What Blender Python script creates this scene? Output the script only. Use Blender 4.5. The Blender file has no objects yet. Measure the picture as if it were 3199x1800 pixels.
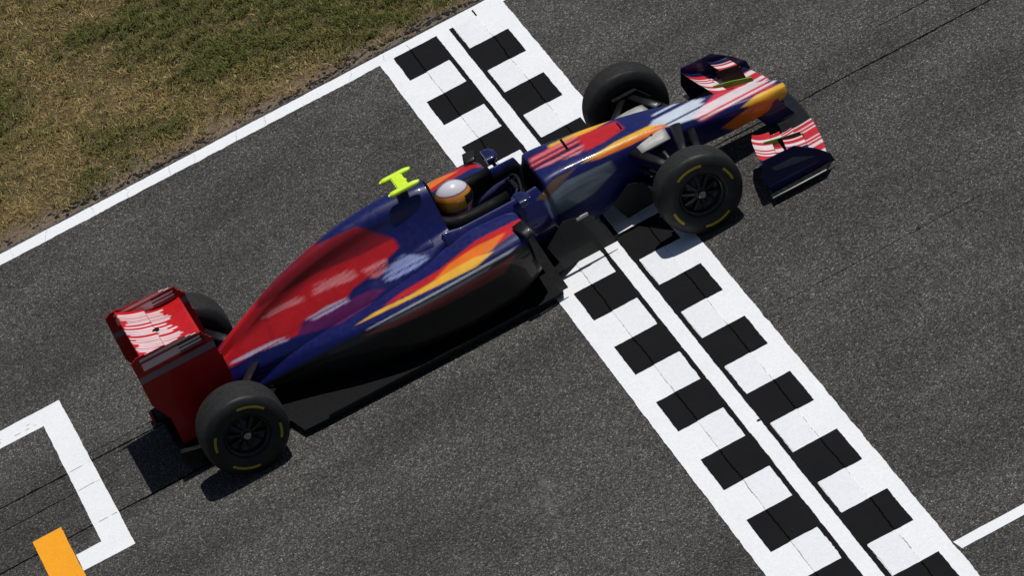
import bpy, math, random
import numpy as np
from mathutils import Vector, Matrix
rng = np.random.default_rng(7); random.seed(7)
scene = bpy.context.scene
C = scene.collection

# ------------------------------------------------------------------ camera
PITCH, YAW, ROLL = 0.5559111, 0.1107508, -0.4297872
CAM = Vector((-3.6652, -34.9532, 19.3916))
fwd = Vector((math.sin(YAW)*math.cos(PITCH), math.cos(YAW)*math.cos(PITCH), -math.sin(PITCH)))
rt = fwd.cross(Vector((0, 0, 1))).normalized(); up = rt.cross(fwd)
r2 = rt*math.cos(ROLL)+up*math.sin(ROLL); u2 = -rt*math.sin(ROLL)+up*math.cos(ROLL)
cd = bpy.data.cameras.new('camera'); cam = bpy.data.objects.new('camera', cd); C.objects.link(cam)
cd.sensor_width = 36; cd.sensor_fit = 'HORIZONTAL'; cd.lens = 15500/3199*36
cd.clip_start = 0.5; cd.clip_end = 3000
M = Matrix((r2, u2, -fwd)).transposed().to_4x4(); M.translation = CAM; cam.matrix_world = M
scene.camera = cam

# ------------------------------------------------------------------ light
SUN = Vector((0.36, 0.07, 1.0)).normalized()
w = bpy.data.worlds.new('World'); scene.world = w; w.use_nodes = True
nt = w.node_tree; bg = nt.nodes['Background']
sky = nt.nodes.new('ShaderNodeTexSky'); sky.sky_type = 'NISHITA'; sky.sun_disc = False
sky.sun_elevation = math.asin(SUN.z); sky.sun_rotation = math.atan2(SUN.x, SUN.y)
sky.dust_density = 0.6
nt.links.new(sky.outputs[0], bg.inputs[0]); bg.inputs[1].default_value = 0.05
sd = bpy.data.lights.new('sun', 'SUN'); sd.energy = 4.2; sd.angle = math.radians(0.53); sd.color = (1.0, 0.975, 0.94)
sun = bpy.data.objects.new('sun', sd); C.objects.link(sun)
sun.rotation_euler = SUN.to_track_quat('Z', 'Y').to_euler(); sun.location = SUN*60
vs = scene.view_settings; vs.view_transform = 'Standard'; vs.look = 'None'; vs.exposure = -0.27; vs.gamma = 1; vs.use_curve_mapping = False

# ------------------------------------------------------------------ node helpers
def mat(name, col=(.5, .5, .5), rough=.5, metal=0., coat=0., spec=.5):
    m = bpy.data.materials.new(name); m.use_nodes = True
    b = m.node_tree.nodes['Principled BSDF']
    b.inputs['Base Color'].default_value = (*col, 1); b.inputs['Roughness'].default_value = rough
    b.inputs['Metallic'].default_value = metal; b.inputs['Coat Weight'].default_value = coat
    b.inputs['Coat Roughness'].default_value = .06; b.inputs['Specular IOR Level'].default_value = spec
    return m
def N(m, t, **kw):
    n = m.node_tree.nodes.new(t)
    for k, v in kw.items():
        if k.startswith('_'): setattr(n, k[1:], v)
        else: n.inputs[k].default_value = v
    return n
def L(m, a, b): m.node_tree.links.new(a, b)
def bsdf(m): return m.node_tree.nodes['Principled BSDF']
def coords(m): return N(m, 'ShaderNodeTexCoord').outputs['Object']
def noise(m, vec, scale, detail=2., rough=.5, dist=0.):
    n = N(m, 'ShaderNodeTexNoise', Scale=scale, Detail=detail, Roughness=rough, Distortion=dist); L(m, vec, n.inputs['Vector']); return n.outputs['Fac']
def ramp(m, fac, stops, interp='LINEAR'):
    r = N(m, 'ShaderNodeValToRGB'); r.color_ramp.interpolation = interp; cr = r.color_ramp
    while len(cr.elements) < len(stops): cr.elements.new(.5)
    for e, (p, c) in zip(cr.elements, stops):
        e.position = p; e.color = (*c, 1) if len(c) == 3 else c
    L(m, fac, r.inputs[0]); return r.outputs[0]
def math_(m, op, a, b=None, c=None, clamp=False):
    n = N(m, 'ShaderNodeMath', _operation=op, _use_clamp=clamp)
    for i, v in enumerate((a, b, c)):
        if v is None: continue
        if isinstance(v, (int, float)): n.inputs[i].default_value = v
        else: L(m, v, n.inputs[i])
    return n.outputs[0]
def mix(m, fac, a, b, blend='MIX'):
    n = N(m, 'ShaderNodeMix', _data_type='RGBA', _blend_type=blend)
    for i, v in ((0, fac), (6, a), (7, b)):
        if isinstance(v, (int, float)): n.inputs[i].default_value = v
        elif isinstance(v, tuple): n.inputs[i].default_value = (*v, 1)
        else: L(m, v, n.inputs[i])
    return n.outputs[2]
def scaled(m, vec, s):
    n = N(m, 'ShaderNodeVectorMath', _operation='MULTIPLY'); L(m, vec, n.inputs[0]); n.inputs[1].default_value = s; return n.outputs[0]
def bump(m, h, strength, dist):
    n = N(m, 'ShaderNodeBump', Strength=strength, Distance=dist); L(m, h, n.inputs['Height']); L(m, n.outputs[0], bsdf(m).inputs['Normal'])
def stone(m, vec, scale):
    n = N(m, 'ShaderNodeTexVoronoi', Scale=scale); L(m, vec, n.inputs['Vector'])
    s = N(m, 'ShaderNodeSeparateColor'); L(m, n.outputs['Color'], s.inputs[0]); return s.outputs[0], n.outputs['Distance']

# asphalt: exposed aggregate, long rubbered lanes, faded smudges
def asphalt_mat():
    m = mat('asphalt', rough=.85, spec=.22); v = coords(m)
    c1, d1 = stone(m, v, 128.); c2, d2 = stone(m, v, 72.)
    n0 = noise(m, v, 260., 2.)
    g = ramp(m, c1, [(0., (.016, .0156, .0147)), (.34, (.0365, .0355, .0328)), (.70, (.070, .0673, .0613)), (.95, (.122, .117, .106)), (1., (.27, .26, .235))])
    g2 = ramp(m, c2, [(0., (.45, .45, .45)), (.6, (.95, .95, .95)), (1., (1.5, 1.48, 1.42))])
    g = mix(m, .6, g, g2, 'MULTIPLY')
    g = mix(m, .5, g, ramp(m, n0, [(.3, (.35, .35, .35)), (.7, (1.6, 1.6, 1.6))]), 'MULTIPLY')
    # broad tone: smudges and lanes along the track
    big = noise(m, v, .9, 4., .6)
    lane = noise(m, scaled(m, v, (.18, 1.5, 1)), 1., 3., .55)
    tone = math_(m, 'ADD', math_(m, 'MULTIPLY', big, .9), math_(m, 'MULTIPLY', lane, .9))
    g = mix(m, 1., g, ramp(m, tone, [(.62, (.70, .70, .70)), (.88, (1., 1., 1.)), (1., (1.2, 1.2, 1.19))]), 'MULTIPLY')
    # rubbered band behind the grid slot and pale scuffs
    sx = N(m, 'ShaderNodeSeparateXYZ'); L(m, v, sx.inputs[0])
    def blob(cx, cy, rx, ry):
        a = math_(m, 'DIVIDE', math_(m, 'SUBTRACT', sx.outputs[0], cx), rx); b_ = math_(m, 'DIVIDE', math_(m, 'SUBTRACT', sx.outputs[1], cy), ry)
        d = math_(m, 'SQRT', math_(m, 'ADD', math_(m, 'MULTIPLY', a, a), math_(m, 'MULTIPLY', b_, b_)))
        return math_(m, 'SUBTRACT', 1., d, clamp=True)
    rub = math_(m, 'MULTIPLY', blob(-5.2, -3.72, 3.4, .75), 1.6, clamp=True)
    g = mix(m, math_(m, 'MULTIPLY', rub, .45), g, mix(m, 1., g, (.4, .4, .4), 'MULTIPLY'))
    wob = noise(m, v, 9., 4., .7)
    for cx, cy, rx, ry, k in ((-.93, -6.72, .16, .30, 3.5), (-1.1, -6.45, .55, .10, 2.2), (-.86, -6.4, .08, .3, 2.2), (-1.62, -6.78, .12, .25, 2.5), (-1.45, -1.15, .9, .7, .55), (1.7, -.7, .8, .7, .6), (-2.6, -1.0, .7, .5, .4), (-1.9, -1.6, .6, .5, .35)):
        f = math_(m, 'MULTIPLY', math_(m, 'MULTIPLY', blob(cx, cy, rx, ry), ramp(m, wob, [(.45, (0, 0, 0)), (.75, (1, 1, 1))])), k, clamp=True)
        g = mix(m, math_(m, 'MULTIPLY', f, .55), g, mix(m, .5, g, (.16, .16, .155)))
    L(m, g, bsdf(m).inputs['Base Color'])
    h = math_(m, 'ADD', math_(m, 'MULTIPLY', d1, -.8), math_(m, 'MULTIPLY', d2, -.5))
    bump(m, h, .45, .005)
    return m
def paint_mat(name, col, lo, hi, dirt, thr=.735, spec=.25):
    m = mat(name, rough=.7, spec=spec); v = coords(m)
    c1, d1 = stone(m, v, 95.)
    n1 = noise(m, v, 42., 3., .65); n2 = noise(m, v, 3.2, 4., .6); n3 = noise(m, v, 150., 2.)
    a = tuple(x*lo for x in col); b = tuple(min(x*hi, .95) for x in col)
    g = mix(m, n2, a, b)
    g = mix(m, .5, g, ramp(m, n1, [(.3, (.86,)*3), (.7, (1.08,)*3)]), 'MULTIPLY')
    pin = ramp(m, math_(m, 'ADD', math_(m, 'MULTIPLY', c1, .3), math_(m, 'MULTIPLY', n3, .7)), [(thr, (0, 0, 0)), (thr+.05, (1, 1, 1))])
    g = mix(m, math_(m, 'MULTIPLY', pin, .8), g, dirt)
    L(m, g, bsdf(m).inputs['Base Color']); bump(m, math_(m, 'ADD', math_(m, 'MULTIPLY', d1, -1.), n1), .35, .004)
    return m
MAT = {}
MAT['asphalt'] = asphalt_mat()
MAT['white'] = paint_mat('white_road_paint', (.80, .81, .82), .92, 1.05, (.40, .40, .40))
MAT['white_block'] = paint_mat('white_block_paint', (.765, .78, .795), .93, 1.04, (.45, .45, .46), .76)
MAT['black'] = paint_mat('black_road_paint', (.0098, .0094, .0102), .75, 1.3, (.02, .02, .02), .76, .06)
MAT['orange_road'] = paint_mat('orange_road_paint', (.84, .34, .012), .95, 1.08, (.3, .12, .02), .72)
MAT['crack'] = mat('dark_crack_filler', (.003, .003, .003), 1., spec=0.)  # near-black line colour for cracks and seams
MAT['crack_white'] = mat('crack_in_paint', (.24, .24, .235), .9)

def dirt_mat():
    m = mat('dry_soil', rough=.95, spec=.2); v = coords(m)
    n1 = noise(m, v, 1.3, 5., .65); n2 = noise(m, v, 55., 4., .7); c1, d1 = stone(m, v, 70.)
    g = ramp(m, n2, [(.25, (.085, .066, .047)), (.5, (.165, .132, .098)), (.8, (.25, .21, .165))])
    g = mix(m, .5, g, ramp(m, c1, [(0, (.5, .5, .5)), (1, (1.35, 1.3, 1.25))]), 'MULTIPLY')
    g = mix(m, ramp(m, n1, [(.4, (0, 0, 0)), (.7, (.6, .6, .6))]), g, mix(m, 1., g, (1.15, .92, .62), 'MULTIPLY'))
    # beyond the dense turf: dry grass colour
    sx = N(m, 'ShaderNodeSeparateXYZ'); L(m, v, sx.inputs[0])
    far = ramp(m, math_(m, 'MULTIPLY', math_(m, 'SUBTRACT', sx.outputs[1], .33), 3., clamp=True), [(0, (0, 0, 0)), (1, (1, 1, 1))])
    n4 = noise(m, v, 1.1, 5., .7)
    gr = ramp(m, n4, [(.35, (.045, .040, .013)), (.55, (.085, .062, .024)), (.7, (.15, .11, .05))])
    g = mix(m, math_(m, 'MULTIPLY', far, .85), g, gr)
    L(m, g, bsdf(m).inputs['Base Color']); bump(m, math_(m, 'ADD', n2, math_(m, 'MULTIPLY', d1, -.6)), .8, .012)
    return m
MAT['dirt'] = dirt_mat()
def attr_mat(name, attr, rough, coat=0., spec=.5, trans=False, flake=0.):
    m = mat(name, rough=rough, coat=coat, spec=spec)
    a = N(m, 'ShaderNodeAttribute', _attribute_name=attr)
    col = a.outputs['Color']
    v = coords(m)
    if flake:
        n = noise(m, v, 7., 4., .6); col = mix(m, flake, col, ramp(m, n, [(.3, (.75,)*3), (.7, (1.2,)*3)]), 'MULTIPLY')
        r = noise(m, v, 25., 4., .65)
        L(m, ramp(m, r, [(.3, (rough*.8,)*3), (.75, (rough*1.5,)*3)]), bsdf(m).inputs['Roughness'])
    L(m, col, bsdf(m).inputs['Base Color'])
    return m
MAT['grass'] = attr_mat('grass_blades', 'tint', .7, spec=.12)
MAT['livery'] = attr_mat('livery_paint', 'tint', .38, coat=.3, spec=.3, flake=.5)
def noisy(name, col, rough, metal=0., coat=0., spec=.5, sc=30., amt=.5):
    m = mat(name, col, rough, metal, coat, spec); v = coords(m); n = noise(m, v, sc, 4., .6)
    g = mix(m, amt, col, ramp(m, n, [(.3, (.55,)*3), (.7, (1.5,)*3)]), 'MULTIPLY'); L(m, g, bsdf(m).inputs['Base Color'])
    L(m, ramp(m, noise(m, v, sc*.6, 3.), [(.3, (max(rough-.1, .03),)*3), (.7, (min(rough+.15, 1.),)*3)]), bsdf(m).inputs['Roughness'])
    return m
MAT['carbon'] = noisy('carbon_fibre', (.006, .006, .0065), .42, coat=.1, sc=60., spec=.3)
MAT['matt_black'] = noisy('matt_black', (.004, .004, .0045), .65, spec=.2)
MAT['rubber'] = noisy('tyre_rubber', (.010, .010, .0105), .55, sc=22., amt=.7, spec=.35)
MAT['tread'] = noisy('scrubbed_tread', (.017, .017, .0165), .75, sc=35., amt=.8, spec=.25)
MAT['rim'] = noisy('dark_magnesium', (.03, .03, .032), .35, metal=.7)
MAT['nut'] = noisy('wheel_nut_metal', (.35, .33, .3), .3, metal=1.)
MAT['yellow'] = noisy('yellow_tyre_marking', (.34, .25, .01), .6, amt=.3)
MAT['fluo'] = noisy('fluorescent_yellow', (.60, .84, .03), .45, amt=.15)
MAT['green'] = noisy('green_tape', (.12, .30, .02), .5, amt=.2)
MAT['grey'] = noisy('pale_grey_fairing', (.42, .41, .38), .45, amt=.25)
MAT['slate'] = noisy('slate_panel', (.07, .085, .12), .5, amt=.3)
MAT['suit'] = noisy('navy_race_suit', (.012, .016, .07), .85)
MAT['helmet'] = attr_mat('helmet_paint', 'tint', .22, coat=.9)
MAT['visor'] = mat('dark_visor', (.01, .012, .016), .08, coat=1.)
MAT['redlamp'] = mat('rain_light_red', (.25, .004, .004), .3)
MAT['bluepaint'] = noisy('navy_paint', (.0045, .007, .06), .34, coat=.3, spec=.3, sc=8., amt=.4)
MAT['glass'] = mat('mirror_glass', (.6, .6, .62), .04, metal=1.)
MAT['titan'] = noisy('exhaust_metal', (.16, .12, .09), .4, metal=.9)
MAT['marble'] = noisy('rubber_crumb', (.015, .0145, .014), .9)

# ------------------------------------------------------------------ mesh helpers
def finish(name, me, material, parent=None, smooth=False, loc=None):
    o = bpy.data.objects.new(name, me); C.objects.link(o)
    if material is not None: me.materials.append(MAT[material] if isinstance(material, str) else material)
    if smooth: me.polygons.foreach_set('use_smooth', np.ones(len(me.polygons), bool))
    if parent is not None: o.parent = parent
    if loc is not None: o.location = loc
    return o
def pyd(name, V, F, material, parent=None, smooth=False, tint=None, loc=None):
    me = bpy.data.meshes.new(name); me.from_pydata([tuple(map(float, v)) for v in V], [], [tuple(f) for f in F]); me.update()
    if tint is not None:
        a = me.color_attributes.new('tint', 'FLOAT_COLOR', 'POINT'); c = np.ones((len(V), 4), np.float32); c[:, :3] = tint; a.data.foreach_set('color', c.ravel())
    return finish(name, me, material, parent, smooth, loc)
def np_mesh(name, V, T, material, tint=None, parent=None):
    me = bpy.data.meshes.new(name); nv, nf = len(V), len(T)
    me.vertices.add(nv); me.vertices.foreach_set('co', V.astype(np.float32).ravel())
    me.loops.add(nf*3); me.loops.foreach_set('vertex_index', T.astype(np.int32).ravel())
    me.polygons.add(nf); me.polygons.foreach_set('loop_start', np.arange(0, nf*3, 3, dtype=np.int32))
    me.update(calc_edges=True)
    if tint is not None:
        a = me.color_attributes.new('tint', 'FLOAT_COLOR', 'POINT'); c = np.ones((nv, 4), np.float32); c[:, :3] = tint; a.data.foreach_set('color', c.ravel())
    return finish(name, me, material, parent)
def tag(o, label=None, cat=None, group=None, kind=None):
    if label: o['label'] = label
    if cat: o['category'] = cat
    if group: o['group'] = group
    if kind: o['kind'] = kind
    return o
def vnoise(x, y, seed=0):
    x = np.asarray(x, float); y = np.asarray(y, float)
    tb = np.random.default_rng(seed).random((256, 256)); xi = np.floor(x).astype(int); yi = np.floor(y).astype(int)
    fx = x-xi; fy = y-yi; fx = fx*fx*(3-2*fx); fy = fy*fy*(3-2*fy)
    g = lambda a, b: tb[a % 256, b % 256]
    return (g(xi, yi)*(1-fx)+g(xi+1, yi)*fx)*(1-fy)+(g(xi, yi+1)*(1-fx)+g(xi+1, yi+1)*fx)*fy
def fbm(x, y, seed=0, o=4):
    s = 0.; a = .5; t = 0.
    for k in range(o): s = s+a*vnoise(x*2**k, y*2**k, seed+k); t += a; a *= .55
    return s/t

# ------------------------------------------------------------------ the setting: ground, track, painted lines
def ground():
    V, F = [], []
    B = 1500.; V += [(-B, -B, -.06), (B, -B, -.06), (B, B, -.06), (-B, B, -.06)]; F.append((0, 1, 2, 3))
    xs = np.arange(-9., 6.01, .06); ys = np.arange(.02, 8.01, .06)
    X, Y = np.meshgrid(xs, ys); Zg = -.022+.03*(fbm(X*2.2, Y*2.2, 3)-.45)+.012*(vnoise(X*14, Y*14, 9)-.5)
    Zg += .02*np.clip((Y-.3)/.6, 0, 1)
    Zg[Y < .26] = np.minimum(Zg[Y < .26], -.012)
    b0 = len(V); V += list(zip(X.ravel(), Y.ravel(), Zg.ravel())); nx = len(xs)
    for j in range(len(ys)-1):
        for i in range(nx-1):
            a = b0+j*nx+i; F.append((a, a+1, a+1+nx, a+nx))
    o = pyd('ground', V, F, 'dirt', smooth=True); tag(o, kind='structure'); return o, (xs, ys, Zg)
GR, (gx, gy, gz) = ground()
def gheight(x, y):
    i = np.clip(((x-gx[0])/.06).astype(int), 0, len(gx)-1); j = np.clip(((y-gy[0])/.06).astype(int), 0, len(gy)-1); return gz[j, i]

def jag(a, b, step, amp, rough=3., seed=0):
    a = np.array(a, float); b = np.array(b, float); n = max(int(np.linalg.norm(b-a)/step), 1)
    t = np.linspace(0, 1, n+1)[:-1]; d = (b-a)/np.linalg.norm(b-a); nn = np.array([-d[1], d[0]])
    s = t*np.linalg.norm(b-a)
    off = .5*amp*((vnoise(s*9*rough/3, s*0+seed*3.7, seed)-.5)*1.3+(vnoise(s*42, s*0+seed, seed+5)-.5)*.9)
    if len(off): off[0] = 0
    return a+np.outer(t, b-a)+np.outer(off, nn)
seed_ctr = [0]
def rough_poly(pts, amp=.006, step=.02, amps=None):
    out = []
    for k in range(len(pts)):
        seed_ctr[0] += 1
        out.append(jag(pts[k], pts[(k+1) % len(pts)], step, (amps[k] if amps else amp), seed=seed_ctr[0] % 97))
    return np.vstack(out)
def sheet(name, pts2, z, material, parent=None, thick=.003):
    n = len(pts2); V = [(p[0], p[1], z) for p in pts2]+[(p[0], p[1], z-thick) for p in pts2]
    F = [tuple(range(n))]+[(i, i+n, (i+1) % n+n, (i+1) % n) for i in range(n)]
    return pyd(name, V, F, material, parent)
# track: asphalt slab with a crumbling left edge
le = jag((8., .205), (-10., .205), .03, .035, seed=4)
tr = np.vstack([[(150., .205)], le, [(-150., .205), (-150., -34.), (150., -34.)]])
track = sheet('track', tr, 0., 'asphalt', thick=.05); tag(track, kind='structure')

# white line along the left edge
e1 = jag((9., .16), (-10., .16), .03, .010, seed=11); e2 = jag((-10., .0), (9., .0), .025, .020, seed=12)
edge = sheet('edge_line', np.vstack([e1, e2]), .004, 'white'); tag(edge, 'solid white line along the left edge of the track', kind='structure')
# start line
SY0, SY1 = .165, -13.3
sl = sheet('start_line', rough_poly([(0., 0.), (0., SY1), (1.12, SY1), (1.13, .03), (1.13, .15), (.3, .15)], amps=[.010, .01, .012, .004, .01, .01]), .0075, 'white')
tag(sl, 'wide chequered black and white start line across the track', kind='structure')
P = .4413
for j in range(30):
    ya = -.010-P*j; yb = ya-P
    if j % 2 == 0:
        left, right = 'black', 'white'
    else:
        left, right = 'white', 'black'
    g = .004*math.sin(j*2.1)
    for side, kind in (('L', left), ('R', right)):
        if side == 'L':
            xo, xi, xs_ = .125+g*.6, .518, .275
        else:
            xo, xi, xs_ = 1.015+g*.6, .632, .880
        if kind == 'black':
            a, b = (xo, xi) if xo < xi else (xi, xo)
            ext = -.004
            pts = [(a, ya-ext), (a, yb+ext), (b, yb+ext), (b, ya-ext)]
            sheet('black_block', rough_poly(pts, .009), .0110, 'black', sl)
        else:
            # pale block between the seam and the black rule, and the rule itself
            inner = .478 if side == 'L' else .671
            a, b = (xs_, inner) if side == 'L' else (inner, xs_)
            am = [.006, .006, .016, .006] if side == 'L' else [.016, .006, .006, .006]
            if j > 0 or side == 'R':
                top = ya-.002 if j else .10
                sheet('white_block', rough_poly([(a, ya-.002 if j else -.02), (a, yb+.002), (b, yb+.002), (b, ya-.002 if j else -.02)], amps=am), .0110, 'white_block', sl)
            r0, r1 = (inner+.003, .518) if side == 'L' else (.632, inner-.003)
            if j > 0 or side == 'R':
                sheet('black_rule', rough_poly([(r0, ya+.006), (r0, yb-.006), (r1, yb-.006), (r1, ya+.006)], .007), .0098, 'black', sl)
# cracks of the joints under the paint (recessed line: dark ribbon, uneven and broken)
def ribbon(name, pts, wfun, z, material, parent):
    pts = np.array(pts); V, F = [], []; d = np.gradient(pts, axis=0); d /= np.linalg.norm(d, axis=1)[:, None]
    nn = np.stack([-d[:, 1], d[:, 0]], 1); W = np.array([wfun(i) for i in range(len(pts))])
    for p, n_, w_ in zip(pts, nn, W): V += [(*(p+n_*w_/2), z), (*(p-n_*w_/2), z)]
    for i in range(len(pts)-1):
        if W[i] > .0008 or W[i+1] > .0008: F.append((2*i, 2*i+1, 2*i+3, 2*i+2))
    return pyd(name, V, F, material, parent)
for sx_, sd_ in ((.275, 21), (.880, 31)):
    ys = np.arange(.10, -12., -.012); xx = sx_+.012*(vnoise(ys*6, ys*0, sd_)-.5)+.006*(vnoise(ys*40, ys*0, sd_+1)-.5)
    blackcell = [((int(math.floor((-.010-y)/P)) % 2 == 0) == (sx_ < .5)) for y in ys]
    br = vnoise(ys*7, ys*0+5, sd_+2); br2 = vnoise(ys*60, ys*0+5, sd_+3)
    ribbon('joint_crack', np.stack([xx, ys], 1), lambda i: (.0085+.005*br2[i]) if blackcell[i] else 0., .0122, 'crack', sl)
    ribbon('joint_crack', np.stack([xx, ys], 1), lambda i: 0. if blackcell[i] else max(0., .006*(br[i]-.38)+.005*(br2[i]-.45)), .0122, 'crack_white', sl)
# grid slot
gb = sheet('grid_slot', rough_poly([(-3.55, -2.305), (-9., -2.305), (-9., -2.54), (-3.745, -2.54), (-3.765, -4.37), (-3.975, -4.37), (-3.975, -4.607), (-3.555, -4.607)], .008), .004, 'white')
tag(gb, 'white painted grid slot bracket behind the racing car', kind='structure')
om = sheet('grid_mark', rough_poly([(-3.977, -3.940), (-4.212, -3.940), (-4.225, -5.6), (-3.985, -5.6)], .008), .0075, 'orange_road')
tag(om, 'orange painted bar inside the white grid slot', kind='structure')
pl = sheet('lane_line', rough_poly([(60., -9.25), (1.13, -9.25), (1.15, -9.357), (60., -9.357)], amps=[.006, .002, .006, .002], step=.05), .004, 'white')
tag(pl, 'narrow white line running on from the start line', kind='structure')
# seams and scratches along the asphalt
def seam(y, x0, x1, wid, sd_, gap=.3, drift=.02, z=.0022, m='crack', parent=track, name='asphalt_seam'):
    xs = np.arange(x0, x1, .02); yy = y+drift*(fbm(xs*.7, xs*0, sd_)-.5)*2+.006*(vnoise(xs*18, xs*0, sd_+3)-.5)
    b1 = fbm(xs*1.5, xs*0+3, sd_+7, 3); b2 = vnoise(xs*25, xs*0+3, sd_+8)
    return ribbon(name, np.stack([xs, yy], 1), lambda i: max(0., wid*(.6+.8*b2[i])*min(1., max(0., (b1[i]-gap)*6))), z, m, parent)
seam(-3.50, 1.16, 30, .016, 41, .0); seam(-3.07, 1.16, 30, .010, 42, .36); seam(-2.95, 2.2, 30, .004, 43, .5)
seam(-3.31, -12, -.02, .015, 44, .18); seam(-4.12, -12, -.02, .016, 45, .12); seam(-3.61, -12, -2.6, .008, 46, .32); seam(-3.20, -12, -2.9, .005, 47, .4)
seam(-5.8, 1.3, 30, .004, 48, .48); seam(-8.9, 1.3, 30, .004, 49, .48)
for y, sd_ in ((-3.31, 54), (-3.61, 56), (-4.12, 55)):
    xs = np.arange(-3.745, -3.555, .01); yy = y+.02*(vnoise(xs*8, xs*0, sd_)-.5); b = vnoise(xs*40, xs*0, sd_)
    ribbon('paint_crack', np.stack([xs, yy], 1), lambda i: max(0., .010*(b[i]-.25)), .0062, 'crack_white', gb)
xs = np.arange(-4.6, -3.75, .01); b = vnoise(xs*30, xs*0, 77)
ribbon('paint_crack', np.stack([xs, -2.475+.012*vnoise(xs*6, xs*0, 3)], 1), lambda i: max(0., .016*(b[i]-.4)), .0062, 'crack_white', gb)
ribbon('paint_crack', np.stack([xs, -2.43+.012*vnoise(xs*6, xs*0, 4)], 1), lambda i: max(0., .012*(b[-i]-.6)), .0062, 'crack_white', gb)
MAT['scuff'] = mat('pale_scuff', (.17, .17, .165), .9, spec=.1)
for k, (cx, cy, ang, ln, wd_) in enumerate(((-.93, -6.74, .1, .10, .03), (-.93, -6.74, 1.5, .16, .022), (-.95, -6.70, 2.6, .22, .012), (-.80, -6.60, 1.1, .20, .008), (-1.2, -6.42, 2.75, .30, .007), (-1.35, -6.38, 2.9, .16, .006), (-.70, -6.70, .5, .12, .006), (-1.65, -6.72, 1.9, .22, .014), (-1.58, -6.9, 1.8, .2, .010), (-1.0, -6.5, 1.3, .14, .006))):
    t = np.linspace(-.5, .5, 26); b_ = vnoise(t*30, t*0+k, 111); q_ = .03*(vnoise(t*5, t*0+k, 112)-.5)
    ribbon('scuff_mark', np.stack([cx+t*ln*math.cos(ang)-q_*math.sin(ang), cy+t*ln*math.sin(ang)+q_*math.cos(ang)], 1), lambda i: max(0., wd_*(1-(2*abs(t[i]))**2)*(b_[i]*1.5-.35)), .0021, 'scuff', track)
for k in range(14):   # hairline cracks across the edge line
    x0 = -3.3+k*.33+random.uniform(-.1, .1); t = np.linspace(0, 1, 14); yy = .004+t*.15; xs = x0+.05*(vnoise(t*3, t*0+k, 81)-.5)+t*.03
    ribbon('paint_crack', np.stack([xs, yy], 1), lambda i: .0035*random.random(), .0062, 'crack_white', edge)

# ------------------------------------------------------------------ turf
def grass():
    n = 760000
    x = rng.uniform(-7.5, 4.0, n); y = rng.uniform(.20, 6.6, n)
    near = (x > -4.1) & (x < 1.9) & (y < 4.7)
    keep = near | (rng.random(n) < .25)
    edge_y = .335+.09*(fbm(x*1.6, y*0, 61)-.5)*2+.10*(vnoise(x*7, y*0, 62)-.5)
    keep &= (y > edge_y+rng.exponential(.03, n)) | ((y > .25) & (rng.random(n) < .015))
    bare = fbm(x*.85+3, y*.85, 71); tuft = vnoise(x*11, y*11, 72)*.6+vnoise(x*23+4, y*23, 73)*.4
    dens = np.clip(1.5*(tuft-.12)+.8*(.55-bare), .25, 1.)*np.clip(.45+(y-edge_y)*2.2, .3, 1.)
    keep &= rng.random(n) < dens
    x, y, tuft = x[keep], y[keep], tuft[keep]; n = len(x)
    gn = fbm(x*.9+7, y*1.25, 74, 4)+.30*(fbm(x*4.3, y*4.3, 75, 3)-.5)+.16*(tuft-.5)-.16*np.exp(-(y-.3)/.35)
    # greener patches seen in the lawn
    for cx, cy, r in ((-3.3, 1.15, .35), (-3.0, 2.0, .7), (-2.4, 2.6, .8), (-1.6, 2.6, .6), (-.3, 1.9, .7), (.3, 1.2, .7), (-1.0, 1.5, .4), (-2.6, 3.8, .5)):
        gn += .12*np.exp(-((x-cx)**2+(y-cy)**2)/r**2)
    green = 1/(1+np.exp(-(gn-.592+.06*rng.standard_normal(n))*17))
    isg = rng.random(n) < green
    hgt = np.where(isg, rng.uniform(.022, .058, n), rng.uniform(.008, .036, n))*np.clip(.5+1.05*tuft, .5, 1.4)
    lean = np.where(isg, rng.uniform(.4, 1.6, n), rng.uniform(.8, 3.0, n))*hgt
    wd = np.where(isg, rng.uniform(.004, .0085, n), rng.uniform(.0028, .006, n))
    a = rng.uniform(0, 2*np.pi, n); b = a+rng.uniform(-.6, .6, n)
    base = np.stack([x, y, gheight(x, y)-.004], 1)
    side = np.stack([-np.sin(b), np.cos(b), np.zeros(n)], 1)*wd[:, None]/2
    ld = np.stack([np.cos(a), np.sin(a), np.zeros(n)], 1)
    mid = base+ld*(lean*.4)[:, None]; mid[:, 2] += hgt*.75
    tip = base+ld*lean[:, None]; tip[:, 2] += hgt*.9
    V = np.stack([base-side, base+side, mid-side*.9, mid+side*.9, tip], 1).reshape(-1, 3)
    o = (np.arange(n)*5)[:, None, None]; T = (np.array([[0, 1, 3], [0, 3, 2], [2, 3, 4]])[None]+o).reshape(-1, 3)
    g1 = np.array([.055, .061, .014]); g2 = np.array([.180, .178, .052]); s1 = np.array([.155, .105, .032]); s2 = np.array([.50, .37, .16])
    u = rng.random(n)[:, None]**1.4; col = np.where(isg[:, None], g1+(g2-g1)*u, s1+(s2-s1)*u)
    col *= rng.uniform(.55, 1.4, n)[:, None]
    ob = np_mesh('grass', V, T, 'grass', np.repeat(col, 5, 0)); return tag(ob, 'short dry patchy turf beside the white edge line', 'grass', kind='stuff')
grass()
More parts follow.
